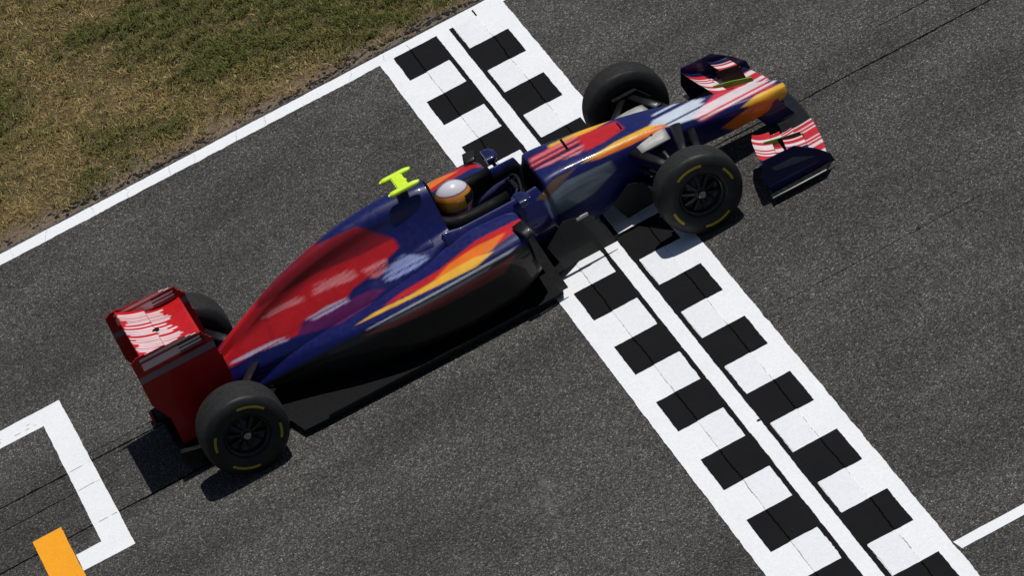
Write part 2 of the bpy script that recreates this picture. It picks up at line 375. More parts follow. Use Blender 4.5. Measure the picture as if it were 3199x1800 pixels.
def leaves():
    n = 16000
    x = rng.uniform(-4.6, 2.4, n); y = rng.uniform(.45, 5., n)
    gn = fbm(x*.9+7, y*1.25, 74, 4); k = rng.random(n) < np.clip((gn-.42)*5, 0.02, 1); x, y = x[k], y[k]; n = len(x)
    r = rng.uniform(.004, .011, n); th = rng.uniform(0, 2*np.pi, n); z = gheight(x, y)+rng.uniform(.006, .035, n)
    nrm = np.stack([rng.normal(0, .45, n), rng.normal(0, .45, n), np.ones(n)], 1); nrm /= np.linalg.norm(nrm, axis=1)[:, None]
    t1 = np.stack([np.cos(th), np.sin(th), -(np.cos(th)*nrm[:, 0]+np.sin(th)*nrm[:, 1])/nrm[:, 2]], 1); t2 = np.cross(nrm, t1)
    c = np.stack([x, y, z], 1); ang = np.linspace(0, 2*np.pi, 6)[:-1]
    V = np.stack([c+(t1*np.cos(q)+t2*.75*np.sin(q))*r[:, None] for q in ang], 1).reshape(-1, 3)
    o = (np.arange(n)*5)[:, None, None]; T = (np.array([[0, 1, 2], [0, 2, 3], [0, 3, 4]])[None]+o).reshape(-1, 3)
    u = rng.random(n)[:, None]; col = np.array([.035, .06, .010])*(1-u)+np.array([.13, .16, .04])*u
    col[rng.random(n) < .02] = (.4, .4, .3)
    tag(np_mesh('clover', V, T, 'grass', np.repeat(col, 5, 0)), 'small broad clover leaves among the turf', 'clover', kind='stuff')
leaves()
# rubber crumbs along the crumbling verge, a few on the tarmac
ICO = np.array([(0, 0, 1), (.9, 0, .4), (.28, .85, .45), (-.72, .53, .4), (-.72, -.53, .45), (.28, -.85, .4), (.72, .53, -.4), (-.28, .85, -.4), (-.9, 0, -.4), (-.28, -.85, -.4), (.72, -.53, -.4), (0, 0, -1.)])
ICF = np.array([(0, 1, 2), (0, 2, 3), (0, 3, 4), (0, 4, 5), (0, 5, 1), (1, 6, 2), (2, 7, 3), (3, 8, 4), (4, 9, 5), (5, 10, 1), (2, 6, 7), (3, 7, 8), (4, 8, 9), (5, 9, 10), (1, 10, 6), (6, 11, 7), (7, 11, 8), (8, 11, 9), (9, 11, 10), (10, 11, 6)])
def crumbs(name, label, cat, x, y, z, size, material, stretch=1.6):
    n = len(x); V = []
    for i in range(n):
        s = size[i]*np.array([rng.uniform(1, stretch), rng.uniform(.55, 1.), rng.uniform(.3, .6)])
        v = ICO*rng.uniform(.6, 1.25, (12, 1))*s; a = rng.normal(0, .5); c_, s_ = math.cos(a), math.sin(a)
        V.append(np.stack([v[:, 0]*c_-v[:, 1]*s_+x[i], v[:, 0]*s_+v[:, 1]*c_+y[i], v[:, 2]+z[i]+s[2]*.5], 1))
    T = (ICF[None]+(np.arange(n)*12)[:, None, None]).reshape(-1, 3)
    return tag(np_mesh(name, np.vstack(V), T, material), label, cat, kind='stuff')
n = 7000
x = rng.uniform(-8, 4, n); cl = fbm(x*1.1, x*0, 91); y = .21+np.abs(rng.normal(0, .05+.10*np.clip(cl-.35, 0, 1), n))+.20*(vnoise(x*1.7, x*0, 92))*(rng.random(n) < .85)
k = rng.random(n) < np.clip((fbm(x*2.3, y*3, 93)-.3)*3.4, .12, 1); x, y = x[k], y[k]
crumbs('rubber_crumbs', 'black tyre rubber crumbs strewn along the bare soil verge', 'rubber crumbs', x, y, np.where(y < .24, 0., gheight(x, y)), .003+.016*rng.random(len(x))**3.4, 'marble')
n = 160
x = rng.uniform(-6, 6, n); y = rng.uniform(-11, -.1, n); k = ~((x > -.02) & (x < 1.15)); x, y = x[k], y[k]
crumbs('track_grit', 'tiny pale stone chips scattered on the asphalt', 'grit', x, y, np.zeros(len(x)), .0025+.0045*rng.random(len(x))**2, 'grey', 1.3)
x = np.array([2.406, 2.42, 2.037, 2.6, 1.55, .62, .33, -2.75, 3.1]); y = np.array([-5.803, -5.78, -6.668, -5.1, -7.9, -6.98, -8.3, 2.98, -6.4])
crumbs('rubber_fleck', 'dark rubber flecks lying on the open asphalt', 'rubber flecks', x[:-2], y[:-2], np.full(len(x)-2, .012), np.array([.014, .009, .012, .008, .008, .012, .009]), 'marble')

# ------------------------------------------------------------------ racing car
YC = -3.68; X0 = -.6
car = bpy.data.objects.new('racing_car', None); C.objects.link(car); car.location = (X0, YC, 0)
tag(car, 'navy blue open wheel racing car with red, gold and orange livery crossing the start line', 'racing car')
COL = dict(redreflect=(.13, .022, .022), slate=(.09, .10, .115), pin=(.36, .38, .42), blue=(.0045, .0075, .085), navy=(.004, .006, .04), red=(.46, .010, .014), deepred=(.20, .006, .012), pink=(.62, .16, .17), lavender=(.26, .31, .58), palelilac=(.52, .42, .58),  # opening entries: reflections and a highlight painted low on the flank
           purple=(.10, .010, .085), orange=(.72, .16, .012), gold=(.72, .38, .03), greyblue=(.12, .15, .19), brown=(.10, .06, .035), white=(.72, .73, .76), black=(.008, .008, .009))
FLANK = [
    ('red', [(-1.041, .943), (-.831, .702), (-.819, .613), (-.994, .541), (-1.117, .505), (-1.259, .482), (-1.329, .428), (-1.666, .426), (-1.77, .352), (-2.116, .383), (-2.324, .373), (-2.418, .513), (-2.163, .688), (-1.937, .797), (-1.618, .903), (-1.411, .969)]),
    ('deepred', [(-1.041, .943), (-.831, .702), (-1.139, .71), (-1.456, .751), (-1.786, .733), (-1.97, .721), (-1.937, .797), (-1.618, .903), (-1.411, .969)]),
    ('pink', [(-1.536, .677), (-1.19, .645), (-1.174, .54), (-1.364, .573), (-1.549, .589)]),
    ('pink', [(-1.923, .665), (-1.592, .656), (-1.61, .585), (-1.781, .606), (-1.984, .606)]),
    ('pink', [(-1.142, .589), (-.952, .584), (-.908, .516), (-1.049, .465), (-1.15, .512)]),
    ('lavender', [(-1.007, .508), (-.813, .541), (-.615, .409), (-.796, .38), (-.915, .384), (-1.029, .398)]),
    ('purple', [(-1.699, .433), (-1.324, .411), (-1.148, .401), (-1.024, .353), (-1.194, .291), (-1.446, .265), (-1.774, .341)]),
    ('black', [(.4, .05), (.2, .115), (-.12, .135), (-.67, .118), (-1.25, .113), (-2.6, .12), (-2.6, -.9), (.4, -.9)]),
    ('redreflect', [(-.05, .085), (-.35, .06), (-1.0, .065), (-1.35, .08), (-1.1, .02), (-.7, -.02), (-.2, -.02)]),  # dark red reflection on the lower sidepod, painted in as colour
    ('slate', [(-.25, .095), (-.7, .085), (-1.25, .088), (-1.0, .065), (-.6, .06), (-.3, .07)]),  # grey reflected streak above it, painted in as well
    ('black', [(-.70, 1.2), (-.694, 1.2), (-.694, .45), (-.70, .45)]), ('black', [(-1.90, .9), (-1.894, .9), (-1.97, .2), (-1.976, .2)]), ('black', [(-.42, .45), (-.414, .45), (-.47, .15), (-.476, .15)]),
    ('pin', [(-.02, .14), (-.67, .121), (-1.28, .116), (-1.28, .104), (-.67, .103), (-.1, .115)]),  # grey highlight line along the lower flank, put into the colour
    ('palelilac', [(-1.673, .438), (-1.486, .455), (-1.325, .439), (-1.279, .405), (-1.438, .398), (-1.606, .397)]),
    ('palelilac', [(-2.34, .431), (-1.953, .407), (-1.748, .367), (-1.747, .335), (-1.97, .366), (-2.338, .401)]),
    ('red', [(.13, .338), (.039, .263), (-.209, .219), (-.501, .216), (-.83, .209), (-1.103, .222), (-.969, .252), (-.622, .275), (-.289, .35), (-.083, .35)]),
    ('orange', [(-.058, .293), (-.199, .213), (-.502, .214), (-.682, .216), (-.536, .279), (-.307, .306)]),
    ('gold', [(-.194, .196), (-.36, .145), (-.765, .162), (-1.357, .19), (-1.167, .213), (-.871, .199), (-.584, .219), (-.374, .229)]),
    ('greyblue', [(.302, .373), (.495, .443), (.867, .421), (.881, .328), (.669, .24), (.483, .222), (.303, .215)]),
    ('brown', [(.245, .421), (.417, .503), (.623, .509), (.5, .455), (.317, .378)]),
]
NOSE = [
    ('gold', [(.5, .80), (.879, .774), (1.102, .763), (1.081, .74), (.888, .734), (.5, .755)]),
    ('red', [(.718, .75), (1.032, .713), (1.069, .613), (.895, .589), (.732, .593)]),
    ('stripes', [(.337, .777), (.71, .762), (.738, .625), (.684, .601), (.292, .663)]),
    ('gold', [(.66, .515), (.969, .548), (1.317, .531), (1.345, .50), (1.066, .497), (.80, .50)]),
    ('orange', [(.72, .498), (1.066, .495), (1.338, .498), (1.38, .450), (1.046, .455), (.8, .478)]),
    ('wstripes', [(1.219, .638), (1.545, .63), (1.74, .572), (1.785, .49), (1.609, .395), (1.395, .436), (1.244, .539)]),
    ('rwstripes', [(1.557, .426), (1.794, .513), (2.289, .505), (2.368, .375), (2.239, .337), (1.914, .358), (1.627, .342)]),
    ('gold', [(1.93, .30), (2.072, .336), (2.33, .324), (2.338, .223), (2.208, .185), (2.063, .242)]),
    ('orange', [(1.735, .222), (2.05, .278), (2.221, .22), (2.2, .10), (1.865, .12)]),
]
def inside(px, py, poly):
    r = np.zeros(len(px), bool); q = np.array(poly); j = len(q)-1
    for i in range(len(q)):
        c = ((q[i, 1] > py) != (q[j, 1] > py)) & (px < (q[j, 0]-q[i, 0])*(py-q[i, 1])/(q[j, 1]-q[i, 1]+1e-12)+q[i, 0]); r ^= c; j = i
    return r
def hashv(k): return (np.sin(k*127.1+3.3)*43758.5453) % 1.
def paint(V, polys, base='blue', signed=False):
    x, y, z = V.T; yy = y if signed else -np.abs(y)
    u = x-.111*yy; h = z+.625*yy; acc = 0.
    offs = [(a_, b_) for a_ in (-.014, -.005, .005, .014) for b_ in (-.0045, 0., .0045)]
    for du, dh in offs: acc = acc+paint1(V, polys, base, u+du, h+dh)
    return acc/len(offs)
def paint1(V, polys, base, u, h):
    col = np.tile(np.array(COL[base]), (len(V), 1))
    for name, poly in polys:
        m = inside(u, h, poly)
        if name == 'stripes':
            k = np.floor(h/.0125); c = np.where((hashv(k) > .45)[:, None], COL['pink'], COL['red']); c = np.where((hashv(k+9) > .8)[:, None], COL['navy'], c)
        elif name == 'wstripes':
            k = np.floor(h/.016); c = np.where((hashv(k+2) > .3)[:, None], (.50, .55, .62), COL['blue']); m &= (u > 1.22+.14*hashv(k+5)) & (u < 1.72-.12*hashv(k+8))
        elif name == 'rwstripes':
            k = np.floor(h/.018); c = np.where((hashv(k+3) > .5)[:, None], (.66, .56, .58), (.55, .03, .05)); m &= (u < 2.3-.12*hashv(k+4))
        elif name in ('pink', 'palelilac', 'lavender'):
            k = np.floor(h/.011); c = np.tile(np.array(COL[name]), (len(V), 1)); q = np.array(poly); lo, hi = q[:, 0].min(), q[:, 0].max()
            m &= (hashv(k+6) > .12) & (u > lo+(hi-lo)*.25*hashv(k+1)) & (u < hi-(hi-lo)*.25*hashv(k+2)); c = c*(.7+.5*hashv(k+12))[:, None]
        else: c = np.tile(np.array(COL[name]), (len(V), 1))
        col[m] = c[m]
    return col
def pchip(xk, Y, x):
    xk = np.array(xk, float); Y = np.array(Y, float); sh = Y.shape[1:]; Y = Y.reshape(len(xk), -1)
    h = np.diff(xk)[:, None]; d = np.diff(Y, axis=0)/h; m = np.zeros_like(Y)
    for i in range(1, len(xk)-1):
        s = d[i-1]*d[i] > 0; w1 = 2*h[i]+h[i-1]; w2 = h[i]+2*h[i-1]
        with np.errstate(all='ignore'): mm = (w1+w2)/(w1/d[i-1]+w2/d[i])
        m[i] = np.where(s, mm, 0)
    m[0] = d[0]; m[-1] = d[-1]
    i = np.clip(np.searchsorted(xk, x)-1, 0, len(xk)-2); hh = h[i]; t = ((x-xk[i])[:, None])/hh
    return ((2*t**3-3*t**2+1)*Y[i]+(t**3-2*t**2+t)*hh*m[i]+(-2*t**3+3*t**2)*Y[i+1]+(t**3-t**2)*hh*m[i+1]).reshape((len(x),)+sh)
def catmull(Pc, n, closed):
    K = Pc.shape[1]
    if closed: G = np.concatenate([Pc[:, -1:], Pc, Pc[:, :2]], 1); seg = K
    else:
        g0 = Pc[:, 1:2]*np.array([-1, 1]); g1 = Pc[:, -2:-1]*np.array([-1, 1]); G = np.concatenate([g0, Pc, g1], 1); seg = K-1
    t = np.linspace(0, seg, n, endpoint=not closed); i = np.minimum(t.astype(int), seg-1); f = (t-i)[None, :, None]
    a, b, c, d = G[:, i], G[:, i+1], G[:, i+2], G[:, i+3]
    tn = .42
    m1, m2 = tn*(c-a), tn*(d-b)
    return (2*f**3-3*f**2+1)*b+(f**3-2*f**2+f)*m1+(-2*f**3+3*f**2)*c+(f**3-f**2)*m2
def loft(name, keys, nx, npf, closed=False, polys=None, base='blue', signed=False, material='livery', parent=car, caps=(True, True), mirror=False, cosx=False, tintfn=None):
    keys = sorted(keys, key=lambda k: k[0]); xk = [k[0] for k in keys]; Y = np.array([k[1] for k in keys], float)
    x = np.linspace(xk[0], xk[-1], nx)
    S = catmull(pchip(xk, Y, x), npf, closed)
    if not closed: S = np.concatenate([S, (S*np.array([-1, 1]))[:, -2:0:-1]], 1)
    n = S.shape[1]; V = np.concatenate([np.repeat(x[:, None, None], n, 1), S], 2).reshape(-1, 3)
    if mirror: V[:, 1] *= -1
    F = []
    for i in range(nx-1):
        for j in range(n):
            a = i*n+j; b = i*n+(j+1) % n; F.append((a, b, b+n, a+n))
    if caps[0]: F.append(tuple(range(n)))
    if caps[1]: F.append(tuple((nx-1)*n+j for j in range(n))[::-1])
    if mirror: F = [f[::-1] for f in F]
    tint = None
    if polys is not None: tint = paint(V, polys, base, signed)
    if tintfn is not None: tint = tintfn(V, tint)
    V[:, 0] -= X0
    return pyd(name, V, F, material, parent, True, tint)
# chassis with the nose and an open cockpit tub; half profiles run from top centre to bottom centre
def prof(w, top, bot, sh=.75, lo=.75):      # rounded box
    hm = (top+bot)/2
    return [(0, top), (w*sh, top-.012), (w*.97, top-(top-bot)*.22), (w, hm), (w*.93, bot+(top-bot)*.15), (w*lo, bot), (0, bot)]
def tub(w, rim, floor, bot):
    return [(0, floor), (w*.60, floor+.01), (w*.70, rim-.06), (w*.80, rim), (w*.96, rim-.10), (w, rim-.34), (0, bot)]
chassis = [(2.305, prof(.035, .325, .265)), (2.285, prof(.065, .345, .245)), (2.22, prof(.095, .37, .23)), (2.08, prof(.13, .40, .22)), (1.8, prof(.155, .46, .225)), (1.55, prof(.175, .52, .25)), (1.27, prof(.205, .595, .27)),
           (.9, prof(.25, .655, .22)), (.6, prof(.28, .69, .17)), (.40, prof(.305, .705, .12)), (.33, prof(.315, .70, .10)), (.25, tub(.33, .69, .50, .08)), (.12, tub(.345, .685, .36, .07)), (-.35, tub(.36, .69, .32, .07)), (-.52, tub(.37, .72, .34, .07)), (-.62, prof(.37, .72, .07)), (-.8, prof(.36, .70, .07))]
def inner_black(V, t):
    x, y, z = V.T; w_ = np.abs(y)
    m = (x < .31) & (x > -.6) & (w_ < .245) & (z > .2) & (z < .70); t[m] = COL['black']; return t
ch = loft('chassis', chassis, 620, 110, polys=NOSE+FLANK[-2:], signed=True, tintfn=inner_black)
# engine cover
def ecp(top, wt, zs, ws, zb, wb, bot=.10):
    return [(0, top), (wt*.55, top-.012), (wt, top-.06), (wt*1.25+.01, (top+zs)/2), (ws, zs), (wb, zb), (0, bot)]
ecover = [(-.46, ecp(1.02, .125, .72, .23, .62, .30)), (-.55, ecp(1.035, .125, .72, .25, .6, .33)), (-.8, ecp(1.04, .115, .70, .27, .52, .40)), (-1.1, ecp(1.02, .10, .66, .27, .46, .40)), (-1.4, ecp(.965, .08, .61, .25, .42, .34)),
          (-1.75, ecp(.86, .06, .54, .21, .38, .28)), (-2.1, ecp(.70, .05, .47, .16, .34, .21)), (-2.4, ecp(.55, .05, .42, .11, .32, .14, .2)), (-2.62, ecp(.46, .04, .38, .07, .31, .09, .24))]
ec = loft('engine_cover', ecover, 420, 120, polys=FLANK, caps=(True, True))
# sidepods
def pod(yi, yo, zb, zt, k=1.):
    return [(yi, zt-.02), ((yi+yo)/2, zt), (yo-.06, zt-.035*k), (yo-.005, zt-.12*k), (yo, (zt+zb)/2-.02), (yo-.05, zb+.05), ((yi+yo)/2, zb), (yi, zb)]
pods = [(.05, pod(.33, .66, .26, .60)), (.02, pod(.31, .69, .235, .625)), (-.06, pod(.30, .71, .19, .64)), (-.3, pod(.26, .72, .10, .635)), (-.6, pod(.2, .72, .08, .61)), (-1.0, pod(.15, .68, .08, .56)), (-1.4, pod(.1, .56, .08, .50)),
        (-1.8, pod(.08, .38, .09, .43, .9)), (-2.15, pod(.06, .24, .1, .36, .8)), (-2.4, pod(.04, .15, .14, .31, .6))]
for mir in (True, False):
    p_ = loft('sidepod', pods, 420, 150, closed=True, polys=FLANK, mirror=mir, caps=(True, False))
    sgn = -1 if mir else 1
    # radiator inlet: dark duct mouth set into the front face
    a = np.linspace(0, 2*np.pi, 33)[:-1]; V = []; cy, cz = .495*sgn, .43
    sup = lambda q, e: np.sign(q)*np.abs(q)**e
    for xx, s_ in ((.058, 1.), (.056, .9), (-.15, .72)):
        V += [(xx-X0, cy+s_*.145*sup(math.cos(q), .5), cz+s_*.145*sup(math.sin(q), .5)) for q in a]
    F = [(r*32+i, r*32+(i+1) % 32, (r+1)*32+(i+1) % 32, (r+1)*32+i) for r in range(2) for i in range(32)]+[tuple(range(64, 96))]
    pyd('radiator_inlet', V, F, 'matt_black', p_, True)
# small shape helpers (car-local, x in track coordinates)
def box(name, x0, x1, y0, y1, z0, z1, material, parent=car, bev=.006, tint=None):
    import bmesh
    bm = bmesh.new(); bmesh.ops.create_cube(bm, size=1)
    for v in bm.verts: v.co = Vector(((x0+x1)/2-X0+v.co.x*(x1-x0), (y0+y1)/2+v.co.y*(y1-y0), (z0+z1)/2+v.co.z*(z1-z0)))
    if bev: bmesh.ops.bevel(bm, geom=bm.edges[:], offset=bev, segments=2, affect='EDGES')
    me = bpy.data.meshes.new(name); bm.to_mesh(me); bm.free(); return finish(name, me, material, parent)
def strut(name, a, b, chord, thick, material, parent=car, chord_b=None):
    """aerofoil section arm from a to b, chord along the track"""
    a = np.array(a, float); b = np.array(b, float); cb = chord_b or chord; d = (b-a)/np.linalg.norm(b-a)
    cx = np.array([1., 0, 0]); cx = cx-d*np.dot(cx, d); nrm = np.linalg.norm(cx)
    cx = cx/nrm if nrm > .05 else np.array([0, 1., 0]); tz = np.cross(d, cx)
    prof_ = [(.5, 0), (.3, .38), (0, .5), (-.3, .33), (-.5, .06), (-.5, -.06), (-.3, -.33), (0, -.5), (.3, -.38)]
    V = [p+cx*u*c+tz*v*thick for p, c in ((a, chord), (b, cb)) for u, v in prof_]; k = len(prof_)
    F = [(i, (i+1) % k, (i+1) % k+k, i+k) for i in range(k)]+[tuple(range(k))[::-1], tuple(range(k, 2*k))]
    V = [(v[0]-X0, v[1], v[2]) for v in V]
    return pyd(name, V, F, material, parent, True)
def plate(name, outline, y0, y1, material, parent=car, tintfn=None, sub=None):
    """thin vertical plate: outline in (x, z), between two y values"""
    k = len(outline); V = [(x-X0, y0, z) for x, z in outline]+[(x-X0, y1, z) for x, z in outline]
    F = [tuple(range(k)), tuple(range(2*k-1, k-1, -1))]+[(i, i+k, (i+1) % k+k, (i+1) % k) for i in range(k)]
    return pyd(name, V, F, material, parent)
def wing(name, stations, material, parent=car, tintfn=None, ny=60, camber=.12, th=.09):
    """lofted aerofoil. stations: (y, x_le, x_te, z_le, z_te)"""
    st = np.array(sorted(stations), float); ys = np.linspace(st[0, 0], st[-1, 0], ny)
    c = pchip(st[:, 0], st[:, 1:], ys) if len(st) > 2 else np.stack([np.interp(ys, st[:, 0], st[:, k]) for k in range(1, 5)], 1)
    t = np.linspace(0, 1, 22); up_ = np.sqrt(t)*(1-t)*1.6+.02*(1-t); V = []
    for y, (xl, xt, zl, zt) in zip(ys, c):
        L_ = math.hypot(xl-xt, zl-zt); ax = np.array([xt-xl, zt-zl])/L_; nx_ = np.array([-ax[1], ax[0]])
        if nx_[1] < 0: nx_ = -nx_
        cam_ = -camber*L_*4*t*(1-t)*.5
        P1 = np.array([xl, zl])+np.outer(t*L_, ax)+np.outer(cam_+up_*th*L_*.5, nx_)
        P2 = np.array([xl, zl])+np.outer(t*L_, ax)+np.outer(cam_-up_*th*L_*.5, nx_)
        ring = np.vstack([P1, P2[::-1][1:-1]])
        V += [(q[0], y, q[1]) for q in ring]
    V = np.array(V); k = len(ring); F = []
    for i in range(ny-1):
        for j in range(k):
            a = i*k+j; b = i*k+(j+1) % k; F.append((a, b, b+k, a+k))
    F += [tuple(range(k)), tuple(range((ny-1)*k, ny*k))[::-1]]
    tint = tintfn(V) if tintfn is not None else None
    V[:, 0] -= X0
    return pyd(name, V, F, material, parent, True, tint)
# airbox mouth and roll hoop
a = np.linspace(0, 2*np.pi, 33)[:-1]; V = []
for xx, ry, rz, zc in ((-.452, .118, .10, .905), (-.44, .105, .088, .905), (-.448, .098, .080, .905), (-.62, .085, .07, .90)):
    V += [(xx-X0, ry*math.cos(q), zc+rz*math.sin(q)) for q in a]
F = [(r*32+i, r*32+(i+1) % 32, (r+1)*32+(i+1) % 32, (r+1)*32+i) for r in range(3) for i in range(32)]+[tuple(range(96, 128))]
pyd('airbox_inlet', V, F, 'matt_black', ec, True)
# head rest round the cockpit
def headrest():
    pts = []; t = np.linspace(-1, 1, 41)
    for q in t:
        ang = q*math.pi/2; pts.append((-.36-.16*math.cos(ang) if abs(q) < 1 else -.36, .215*math.sin(ang)))
    pts = [(.05, -.215), (-.1, -.218), (-.25, -.218)]+pts+[(-.25, .218), (-.1, .218), (.05, .215)]
    V, F = [], []
    pr = [(-.045, .60), (-.045, .705), (-.02, .735), (.025, .73), (.04, .70), (.04, .60)]
    p_ = np.array(pts); d = np.gradient(p_, axis=0); d /= np.linalg.norm(d, axis=1)[:, None]; nn = np.stack([d[:, 1], -d[:, 0]], 1)
    for i, (q, n_) in enumerate(zip(p_, nn)):
        lift = .04*max(0, -q[0]-.3)/.2
        V += [(q[0]+n_[0]*o_-X0, q[1]+n_[1]*o_, z+lift) for o_, z in pr]
    k = len(pr)
    for i in range(len(p_)-1):
        for j in range(k): F.append((i*k+j, i*k+(j+1) % k, (i+1)*k+(j+1) % k, (i+1)*k+j))
    F += [tuple(range(k)), tuple(range((len(p_)-1)*k, len(p_)*k))[::-1]]
    pyd('headrest', V, F, 'matt_black', car, True)
headrest()
# steering wheel
def tube(name, pts, r, material, parent, closed=False, seg=10, xoff=True):
    pts = np.array(pts, float); V, F = [], []; n_ = len(pts)
    rr = np.broadcast_to(np.array(r, float), (n_,))
    for i in range(n_):
        d = pts[(i+1) % n_]-pts[i-1] if closed else pts[min(i+1, n_-1)]-pts[max(i-1, 0)]
        d /= np.linalg.norm(d); u_ = np.cross(d, (0, 0, 1.)) if abs(d[2]) < .9 else np.cross(d, (1., 0, 0)); u_ /= np.linalg.norm(u_); v_ = np.cross(d, u_)
        for q in range(seg):
            g = 2*math.pi*q/seg; p = pts[i]+(u_*math.cos(g)+v_*math.sin(g))*rr[i]; V.append((p[0]-(X0 if xoff else 0), p[1], p[2]))
    for i in range(n_ if closed else n_-1):
        for q in range(seg): F.append((i*seg+q, i*seg+(q+1) % seg, ((i+1) % n_)*seg+(q+1) % seg, ((i+1) % n_)*seg+q))
    if not closed: F += [tuple(range(seg))[::-1], tuple(range((n_-1)*seg, n_*seg))]
    return pyd(name, V, F, material, parent, True)
sw = tube('steering_wheel', [(.14+.02*abs(math.sin(q))+.03*math.sin(q), .135*math.cos(q)*(1+.12*math.cos(2*q)), .60+.075*math.sin(q)) for q in np.linspace(0, 2*np.pi, 41)[:-1]], .013, 'matt_black', car, True)
box('steering_boss', .135, .175, -.08, .08, .565, .64, 'carbon', sw)
# roll hoop camera: two fluorescent pods on a T post
tc = box('camera_post', -.66, -.56, -.02, .02, 1.02, 1.115, 'fluo', car, .008)
box('camera_bridge', -.66, -.57, -.11, .11, 1.095, 1.12, 'fluo', tc, .008)
for s_ in (-1, 1): loft('camera_pod', [(-.745, [(0, 1.115), (.008, 1.112), (.01, 1.108), (.008, 1.104), (0, 1.10)]), (-.705, [(0, 1.128), (.02, 1.122), (.026, 1.108), (.02, 1.094), (0, 1.088)]), (-.54, [(0, 1.128), (.02, 1.122), (.026, 1.108), (.02, 1.094), (0, 1.088)]), (-.49, [(0, 1.12), (.012, 1.115), (.016, 1.108), (.012, 1.10), (0, 1.096)])], 18, 10, material='fluo', parent=tc).location.y = s_*.113
# mirrors
for s_ in (-1, 1):
    mr = loft('mirror', [(.17, [(0, .775), (.075, .77), (.09, .745), (.075, .715), (0, .71)]), (.23, [(0, .77), (.07, .765), (.085, .742), (.07, .72), (0, .715)]), (.27, [(0, .75), (.03, .748), (.04, .742), (.03, .735), (0, .73)])], 14, 12, material='bluepaint'); mr.location = (-.1, s_*.385, -.02)
    g_ = pyd('mirror_glass', [(.168-X0, -.07, .722), (.168-X0, .07, .722), (.168-X0, .07, .764), (.168-X0, -.07, .764)], [(0, 1, 2, 3)], 'glass', mr)
    strut('mirror_stalk', (.21, s_*-.03, .72), (.22, s_*-.13, .66), .03, .01, 'carbon', mr)
# small aerials on the nose
strut('pitot_tube', (.62, 0, .68), (.60, 0, .79), .02, .008, 'carbon'); strut('aerial', (1.05, -.02, .62), (1.03, -.02, .70), .012, .006, 'carbon')
# floor, plank edge, diffuser
fl = [(.42, .10), (.38, .34), (.12, .50), (.06, .73), (-.2, .75), (-1.9, .752), (-2.08, .745), (-2.13, .54), (-2.25, .49), (-2.85, .49)]
out = fl+[(x_, -y_) for x_, y_ in fl[::-1]]; k = len(out)
V = [(x_-X0, y_, .062) for x_, y_ in out]+[(x_-X0, y_, .040) for x_, y_ in out]
floor = pyd('floor', V, [tuple(range(k)), tuple(range(2*k-1, k-1, -1))]+[(i, i+k, (i+1) % k+k, (i+1) % k) for i in range(k)], 'matt_black', car)
for s_ in (-1, 1):
    plate('floor_edge', [(-.15, .062), (-1.88, .062), (-1.88, .084), (-.2, .080)], s_*.742, s_*.75, 'carbon', floor)
    for q in range(5): plate('diffuser_fence', [(-2.35, .06), (-2.95, .06), (-2.95, .20), (-2.6, .13)], s_*(.06+.1*q)-.003, s_*(.06+.1*q)+.003, 'carbon', floor)
V = [(-2.35-X0, -.49, .065), (-2.35-X0, .49, .065), (-2.95-X0, .49, .215), (-2.95-X0, -.49, .215), (-2.35-X0, -.49, .075), (-2.35-X0, .49, .075), (-2.95-X0, .49, .225), (-2.95-X0, -.49, .225)]
pyd('diffuser', V, [(0, 1, 2, 3), (7, 6, 5, 4), (0, 4, 5, 1), (1, 5, 6, 2), (2, 6, 7, 3), (3, 7, 4, 0)], 'carbon', car)
# bargeboards and pod wings
for s_ in (-1, 1):
    bb = plate('bargeboard', [(.62, .07), (.18, .07), (.12, .30), (.30, .44), (.48, .40), (.58, .25)], s_*.47-.004, s_*.47+.004, 'carbon')
    box('bargeboard_tip', .40, .50, s_*.47-.008, s_*.47+.008, .385, .41, 'grey', bb, .003)
    plate('turning_vane', [(1.05, .12), (.78, .10), (.72, .26), (.88, .36), (1.0, .32)], s_*.31-.004, s_*.31+.004, 'carbon')
    V = []
    plate('pod_vane', [(.11, .08), (.04, .08), (-.02, .40), (-.01, .61), (.03, .62), (.06, .40)], s_*.735-.005, s_*.735+.005, 'carbon')
    strut('pod_vane_bridge', (.02, s_*.735, .63), (-.02, s_*.55, .655), .10, .012, 'carbon')
# front wing
REDW = np.array([.50, .02, .03]); WHT = np.array([.70, .62, .63])
def fwtint(seed, base='red'):
    def f_(V):
        y = V[:, 1]; x = V[:, 0]; k = np.floor(np.abs(y)/.021); h1 = hashv(k+seed); h2 = hashv(k*1.7+seed+4)
        c = np.where((h1 > .55)[:, None], WHT, REDW)
        c = np.where((np.abs(y) < .26)[:, None], np.array(COL['black']), c)
        c = np.where((np.abs(y) > .745)[:, None], np.array(COL['navy']), c)
        c = np.where(((np.abs(y) > .36) & (np.abs(y) < .44))[:, None], np.array([.02, .02, .022]), c) if base == 'gap' else c
        return c
    return f_
fw = bpy.data.objects.new('front_wing', None); C.objects.link(fw); fw.parent = car; fw.location.x = .18; fw.scale = (1, 1.05, 1)
FWX = 0
wing('main_plane', [(-.82, 2.06, 1.80, .085, .11), (-.55, 2.13, 1.84, .085, .105), (-.25, 2.17, 1.92, .10, .105), (0, 2.18, 1.95, .105, .105), (.25, 2.17, 1.92, .10, .105), (.55, 2.13, 1.84, .085, .105), (.82, 2.06, 1.80, .085, .11)], 'livery', fw, fwtint(1), 120)
